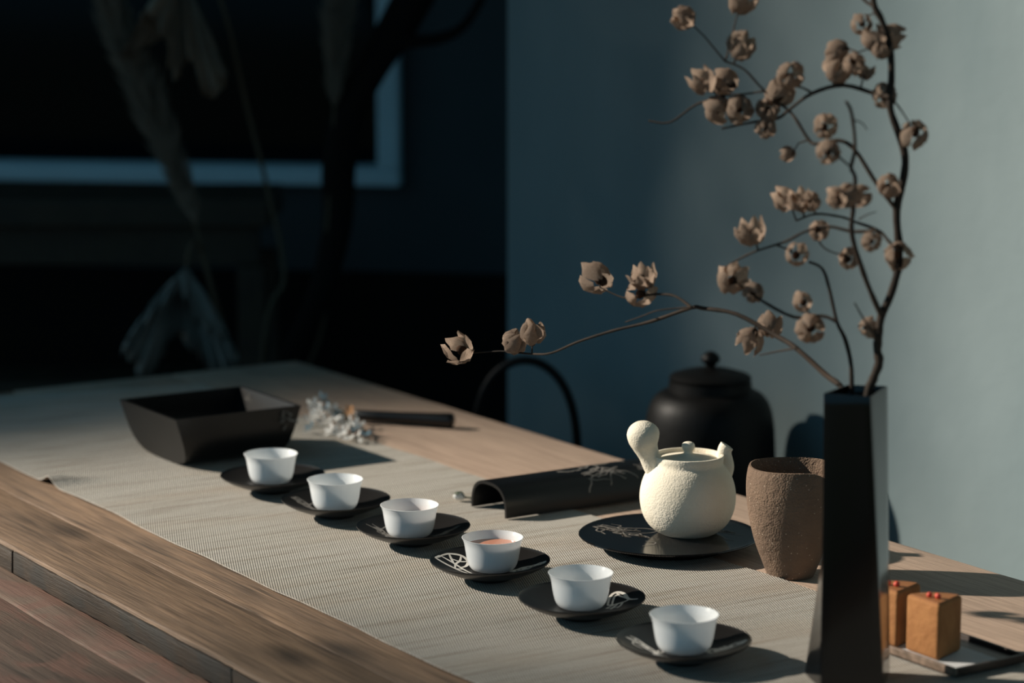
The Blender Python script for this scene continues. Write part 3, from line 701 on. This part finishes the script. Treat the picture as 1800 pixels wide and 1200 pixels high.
# ------------------------------------------------------------------ cakes and their tray
ct = thing('cake_tray', 'small dark brown rectangular tray with worn rim under two cakes', 'tray', UV(1.548, 1.4558, .0036), TH)
TL, TW = .19, .0820
link('base', bevel(mesh('base', *box(0, TW, 0, TL, 0, .0040)), .0012), M['traymat'], ct)
for q in (box(-.0006, .0028, 0, TL, .0006, .0078), box(TW - .0028, TW + .0006, 0, TL, .0006, .0078), box(.0029, TW - .0029, -.0002, .0030, .0006, .0078), box(.0029, TW - .0029, TL - .003, TL, .0006, .0078)):
    link('rim', bevel(mesh('rim', *q), .0011), M['rimwear'] if q[0][0][0] < .0 else M['traymat'], ct)
pa = link('paper_sheet', mesh('paper', *box(.006, .058, .004, .17, 0, .0005)), M['paper'], None, False, UV(1.548, 1.4558, .0080), (0, 0, TH))
tag(pa, 'white paper sheet lying on the brown tray under the cakes', 'paper')
def sector(r, h, a0, a1, n=14, back=.9):
    pts = [(0, 0)]
    for i in range(n + 1):
        a_ = a0 + (a1 - a0) * i / n; pts.append((r * cos(a_), r * sin(a_)))
    V = [(x, y, z) for z in (0, h) for x, y in pts]; m = len(pts)
    return V, [tuple(range(m - 1, -1, -1)), tuple(range(m, 2 * m))] + [(i, (i + 1) % m, m + (i + 1) % m, m + i) for i in range(m)]
for i, (cu, cv) in enumerate(((1.579, 1.4635), (1.6290, 1.4605))):
    k = thing('cake', ('orange wedge of cake with two red berries at the front of the tray', 'orange wedge of cake partly hidden behind the black vase')[i], 'cake', UV(cu, cv, .0088), 0, 'cake wedges on the tray')
    V, F = sector(.043, .0500, radians(52), radians(122))
    me = mesh('cake', V, F); bevel(me, .0035, 3, 40); autosmooth(me, 50)
    link('sponge', me, M['cake'], k)
    V, F = sector(.0375, .0012, radians(52), radians(122))
    me = mesh('top', [(x * 1.0, y + .0034, z) for x, y, z in V], F); bevel(me, .0004, 1, 40)
    link('glaze', me, M['caketop'], k, False, (0, 0, .0495))
    for bx_, by_, r_ in ((-.0045, .0245, .0026), (.0022, .0195, .0028)):
        bm = bmesh.new(); bmesh.ops.create_icosphere(bm, subdivisions=2, radius=r_)
        rr = random.Random(int(bx_ * 1e5) + i)
        for v_ in bm.verts: v_.co *= 1 + rr.uniform(-.14, .14)
        me = bpy.data.meshes.new('berry'); bm.to_mesh(me); bm.free()
        be = link('red_berry', me, M['berry'], None, True, UV(cu, cv, .0088 + .0507 + r_ * .8) + Vector((bx_, by_, 0)))
        tag(be, 'small red berry on top of the ' + ('front cake' if i == 0 else 'cake behind the black vase') + (', the farther one' if bx_ < 0 else ', the nearer one'), 'berry', 'red berries on the cakes')

# ------------------------------------------------------------------ lying stick with little white flowers, bud sprig
a = UV(2.815, 1.588, .0095); c = UV(2.712, 1.672, .0105)
st = thing('lacquer_stick', 'black lacquered stick lying on the bare wood beside white flowers', 'stick', a)
d = c - a
me = mesh('stick', *tube([d * t for t in (0, .02, .25, .5, .75, .96, .985, 1)], [.006, .0072, .0074, .0078, .0086, .0096, .0092, .007], 20))
link('shaft', autosmooth(me, 45), M['lacquer_matt'], st)
sp = thing('flower_sprig', 'sprig of tiny white dried flowers lying beside the trough tray', 'flowers', UV(2.78, 1.53, .004))
r_ = random.Random(21)
def blossom(s):
    V, F = [], []
    for k in range(5):
        a_ = 2 * pi * k / 5; o = len(V)
        for i in range(4):
            t = i / 3
            for j in (-1, 0, 1):
                b_ = a_ + j * .45 * sin(pi * (.15 + .7 * t)); rr = s * t
                V.append((rr * cos(b_), rr * sin(b_), s * .45 * t * t - abs(j) * s * .06))
        for i in range(3):
            for j in range(2): F.append((o + i * 3 + j, o + i * 3 + j + 1, o + i * 3 + j + 4, o + i * 3 + j + 3))
    return mesh('blossom', V, F)
bl = blossom(.0100); bl.materials.append(M['whiteflower']); bl2 = blossom(.0088); bl2.materials.append(M['blueflower']); bl3 = blossom(.0075); bl3.materials.append(M['orangebud'])
for m_ in (bl, bl2, bl3):
    for p in m_.polygons: p.use_smooth = True
O = Vector(sp.location)
FL = [(551, 712, .030, 0), (566, 700, .034, 1), (575, 716, .028, 1), (548, 735, .018, 0), (560, 728, .022, 0), (584, 722, .024, 0), (545, 752, .010, 1), (570, 742, .016, 0), (588, 738, .018, 0), (598, 744, .014, 0), (582, 756, .010, 0), (608, 757, .010, 0), (618, 743, .016, 0), (628, 748, .014, 0), (612, 772, .006, 0), (630, 770, .008, 0), (641, 764, .008, 1), (597, 760, .010, 0), (614, 722, .022, 2), (624, 756, .010, 1), (592, 728, .02, 1)]
stm = []
def atz(px, py, z):
    e = aty(px, py, 1.0) - EYE; return EYE + e * ((TZ + z - EYE.z) / e.z)
for x, y, z, kk in FL:
    P = atz(x, y, z) - O
    b_ = link('blossom', (bl, bl2, bl3)[kk], None, sp, False, P, (r_.uniform(-1.2, 1.2), r_.uniform(-1.2, 1.2), r_.uniform(0, 6)))
    root = atz(632 + r_.uniform(-8, 8), 752, .004) - O
    stm.append(tube([root, (root + P) / 2 + Vector((0, 0, .004)), P], [.0007, .0006, .0005], 5))
link('stems', mesh('stems', *merge(*stm)), M['green'], sp)
bs = thing('bud_sprig', 'white bud with green leaves poking out from under the arched tray', 'flower', UV(2.345, 1.462, .003))
me = mesh('bud', *tube([(-.002, 0, .004), (-.006, 0, .0045), (-.0105, -.001, .005), (-.0145, -.001, .0052)], [.0018, .0042, .0038, .0012], 10)); link('bud', autosmooth(me, 60), M['whiteflower'], bs)
for a_, l in ((2.9, .020), (2.4, .018), (-2.9, .016)):
    dx, dy = cos(a_), sin(a_); w_ = .003
    V = [(0, 0, .004)] + [(dx * l * .5 - dy * w_, dy * l * .5 + dx * w_, .009), (dx * l * .5 + dy * w_, dy * l * .5 - dx * w_, .009), (dx * l, dy * l, .0075)]
    link('leaf', mesh('leaf', V, [(0, 1, 2), (1, 3, 2)]), M['green'], bs)
link('stem', mesh('stem', *tube([(.03, -.012, .0035), (.012, -.004, .004), (-.004, 0, .004)], [.001, .001, .001], 6)), M['green'], bs)

# ------------------------------------------------------------------ kettles behind the table, on a low stand
SZ = .585
stand = thing('low_stand', 'dark wooden low stand hidden behind the table against the plaster wall', 'stand', UV(0, 0) - Vector((0, 0, TZ)), TH)
link('top', bevel(mesh('top', *box(1.80, 2.095, 2.05, 3.15, SZ - .035, SZ)), .004), M['darkwood'], stand)
for uu in (2.10, 3.10):
    for vv in (1.83, 2.065):
        link('leg', mesh('leg', *box(vv - .02, vv + .02, uu - .02, uu + .02, 0, SZ - .0352)), M['darkwood'], stand)
K1 = Vector((.2575, 3.25, SZ))
kt = thing('iron_kettle', 'broad black iron kettle with knobbed lid behind the teapot', 'kettle', K1)
top = aty(1247, 690, 3.25).z - SZ      # shoulder height
kp = smooth_prof([(.050, 0), (.066, .008), (.080, .035), (.0865, .075), (.0862, top - .085), (.0835, top - .040), (.078, top - .016), (.068, top - .002), (.058, top + .003)], 5)
link('body', autosmooth(mesh('body', *lathe([(0, 0)] + kp + [(.0545, top + .004), (.0535, top + .016), (.0500, top + .016), (.050, top), (0, top)], 64)), 45), M['iron'], kt)
kl = link('lid', autosmooth(mesh('lid', *lathe([(0, top + .0165), (.0525, top + .0165), (.0535, top + .021), (.0490, top + .0245), (.030, top + .030), (.012, top + .033), (.006, top + .034)], 56)), 40), M['iron'], kt)
link('knob', autosmooth(mesh('knob', *lathe(smooth_prof([(.0065, top + .033), (.007, top + .037), (.011, top + .0405), (.0125, top + .045), (.009, top + .051), (.003, top + .0545), (0, top + .055)], 4), 24)), 60), M['iron'], kl)
K2 = Vector((.0190, 3.47, SZ))
k2 = thing('hooped_kettle', 'black iron kettle whose tall hoop handle rises behind the table', 'kettle', K2)
hb = aty(923, 775, 3.47).z - SZ
hp_ = []
hw_, ht = .0725, aty(923, 633, 3.47).z - SZ
for i in range(33):
    a_ = pi * i / 32; x = hw_ * cos(a_); zz = hb - .055 + (ht - hb + .055) * sin(a_) ** .62; hp_.append((x, -.010 * cos(a_), zz))
V, F = tube(hp_, [.0062] * 33, 12)
link('hoop_handle', autosmooth(mesh('hoop', V, F), 60), M['iron'], k2)
kz = hb - .035
kp = smooth_prof([(.040, 0), (.060, .010), (.074, kz * .4), (.076, kz * .65), (.068, kz * .88), (.050, kz), (.040, kz + .002)], 5)
link('body', autosmooth(mesh('body', *lathe([(0, 0)] + kp + [(0, kz + .002)], 48)), 50), M['iron'], k2)
l2 = link('lid', autosmooth(mesh('lid', *lathe([(0, kz + .0025), (.043, kz + .0025), (.044, kz + .006), (.030, kz + .013), (.010, kz + .016)], 40)), 45), M['iron'], k2)
link('knob', autosmooth(mesh('knob', *lathe(smooth_prof([(.004, kz + .016), (.009, kz + .022), (.009, kz + .028), (0, kz + .032)], 4), 20)), 60), M['iron'], l2)

# ------------------------------------------------------------------ shaded back: console, jar and dried plants
z1 = aty(480, 332, 4.75).z; z2 = aty(480, 398, 4.75).z
xr = aty(490, 400, 4.75).x; xl = aty(430, 400, 4.75).x
cn = thing('console_table', 'dark brown wooden console table standing under the window', 'table', (xr - .8, 4.72, 0))
bx0 = xr - (xr - .8)
link('top', bevel(mesh('top', *box(-1.0, bx0, -.16, .14, z2 + .02, z1)), .006), M['darkwood'], cn)
link('apron', bevel(mesh('apron', *box(-.98, bx0 - .02, -.14, -.115, z2 - .05, z2 + .019)), .003), M['darkwood'], cn)
for xx in (bx0 - .06, -.98):
    for yy in (-.15, .08):
        link('leg', bevel(mesh('leg', *box(xx, xx + .05, yy, yy + .05, 0, z2 - .051)), .004), M['darkwood'], cn)
link('lower_shelf', bevel(mesh('shelf', *box(-.90, bx0 - .065, -.11, .07, .52, .55)), .004), M['darkwood'], cn)

JY = 4.15
jb = aty(440, 700, JY); 
jar = link('floor_jar', autosmooth(mesh('jar', *lathe(smooth_prof([(.10, 0), (.15, .10), (.17, .26), (.14, .42), (.09, .50), (.10, .54)], 5) + [(.088, .54), (.08, .50), (.06, .48), (0, .48)], 48)), 50), M['iron'], None, False, (jb.x, JY, 0))
tag(jar, 'dark floor jar behind the far table end holding dried plants', 'jar')
mouth = Vector((jb.x, JY, .50))
def stalk_to(pts, r0, r1, base, n=8):
    wp = spline([tuple(mouth - base)] + [tuple(aty(*p) - base) for p in pts], 5); k = len(wp)
    return tube(wp, [r0 + (r1 - r0) * i / (k - 1) for i in range(k)], n)
def leaf_drape(outline, Y, depth, seed, ribs=7, k=9):
    """a withered leaf hanging in folds: outline = (apex, list of hem points) in the photo at depth Y"""
    r_ = random.Random(seed); apex, hem = outline; A = aty(*apex, Y); V, F = [], []
    hp = spline(hem, 5); n = len(hp)
    for i, (x, y, f) in enumerate(hp):
        E_ = aty(x, y, Y)
        for j in range(k):
            t = j / (k - 1); p = A.lerp(E_, t)
            p = p + Vector((0, -depth * f * sin(pi * .5 * t) + depth * .25 * sin(i * 1.9) * t, .012 * sin(pi * t) + .004 * r_.uniform(-1, 1) * t)); V.append(p)
    for i in range(n - 1):
        for j in range(k - 1): F.append((i * k + j, i * k + j + 1, (i + 1) * k + j + 1, (i + 1) * k + j))
    return V, F
def lotus(label, outline, Y, depth, seed, stem, m):
    base = mouth.copy(); t = thing('dried_lotus_leaf', label, 'dried leaf', base)
    V, F = leaf_drape(outline, Y, depth, seed); me = mesh('leaf', [v - base for v in V], F)
    o = link('leaf_blade', me, m, t, True); s = o.modifiers.new('thickness', 'SOLIDIFY'); s.thickness = .0015
    link('stalk', mesh('stalk', *stalk_to(stem, .004, .003, base)), M['stalk'], t); return t
lotus('withered grey lotus leaf drooping low behind the far table end',
      ((328, 470), [(345, 640, -.8), (300, 600, -.7), (262, 668, .2), (240, 625, .7), (226, 602, .9), (262, 560, 1), (305, 520, 1), (330, 505, .9), (362, 560, 1), (392, 575, 1), (424, 612, .8), (408, 655, .4), (372, 655, .2), (350, 620, -.4), (338, 600, -.8)]), 4.05, .07, 1,
      [(385, 560, 4.15), (362, 470, 4.13), (345, 425, 4.08), (332, 440, 4.05), (328, 470, 4.05)], M['lotus'])
lotus('withered brown lotus leaf hanging high in front of the window',
      ((322, -30), [(352, 40, -.6), (300, 60, -.6), (262, 80, .0), (218, 98, .6), (250, 45, .9), (268, 20, 1), (298, 70, .8), (312, 140, .7), (330, 110, .6), (340, 90, .9), (372, 165, .9), (405, 140, .7), (392, 95, .8), (372, 55, .7), (350, 20, .0)]), 4.1, .07, 2,
      [(470, 560, 4.2), (500, 480, 4.22), (465, 310, 4.2), (432, 180, 4.16), (400, 40, 4.1), (360, -60, 4.1), (322, -30, 4.1)], M['lotus_brown'])
def plume(label, core_pts, wid, n, seed, stem, Y):
    base = mouth.copy(); t = thing('pampas_plume', label, 'dried grass', base); r_ = random.Random(seed)
    cp = [Vector(aty(x, y, Y)) - base for x, y in spline(core_pts, 8)]; V, F = [], []; m_ = len(cp)
    for i in range(n):
        q = r_.random(); k = min(m_ - 2, int(q * (m_ - 1))); p = cp[k].lerp(cp[k + 1], r_.random()); tang = (cp[k + 1] - cp[k]).normalized()
        wq = wid * (sin(pi * min(1, .08 + .9 * q)) ** .6); a_ = r_.uniform(0, 2 * pi); out = Vector((cos(a_), sin(a_), 0)) * wq * r_.uniform(.25, 1)
        e = p + tang * r_.uniform(.03, .08) + out; mid = (p + e) / 2 + out * .18; s_ = Vector((r_.uniform(-1, 1), r_.uniform(-1, 1), r_.uniform(-1, 1))).normalized() * .0012
        o = len(V); V += [p - s_, p + s_, mid + s_, mid - s_, e]; F += [(o, o + 1, o + 2, o + 3), (o + 3, o + 2, o + 4)]
    f = link('plume_hairs', mesh('plume', V, F), M['plume'], t); f['kind'] = 'stuff'
    link('stalk', mesh('stalk', *stalk_to(stem, .004, .002, base)), M['stalk'], t); return t
plume('feathery brown grass plume leaning left across the window', [(345, 395), (318, 320), (285, 240), (252, 150), (215, 60), (185, -30), (165, -110)], .045, 3600, 3, [(400, 600, 4.15), (372, 500, 4.12), (345, 400, 4.1), (300, 290, 4.1)], 4.1)
plume('feathery brown grass plume standing upright before the window', [(588, 190), (590, 100), (594, 20), (600, -70), (606, -140)], .040, 2200, 4, [(560, 600, 4.25), (575, 400, 4.28), (588, 190, 4.28), (592, 60, 4.28)], 4.28)
base = mouth.copy()
dt = thing('dead_branch', 'thick black dead branch forking in front of the window corner', 'branch', base)
wp = spline([tuple(mouth - base) + (.016,)] + [tuple(aty(x, y, Y_) - base) + (r__,) for x, y, Y_, r__ in ((500, 660, 4.2, .02), (560, 520, 4.25, .021), (592, 400, 4.3, .026), (596, 290, 4.3, .030), (612, 200, 4.3, .028), (650, 130, 4.3, .026), (690, 60, 4.32, .032), (730, -10, 4.33, .035), (760, -70, 4.33, .03))], 5)
link('limb', autosmooth(mesh('limb', *tube([p[:3] for p in wp], [p[3] for p in wp], 12)), 70), M['blackwood'], dt)
wp = spline([tuple(aty(x, y, 4.3) - base) + (r__,) for x, y, r__ in ((655, 120, .014), (700, 78, .012), (770, 68, .010), (815, 45, .008), (850, -10, .007), (870, -60, .006))], 5)
link('side_branch', autosmooth(mesh('limb', *tube([p[:3] for p in wp], [p[3] for p in wp], 10)), 70), M['blackwood'], dt)
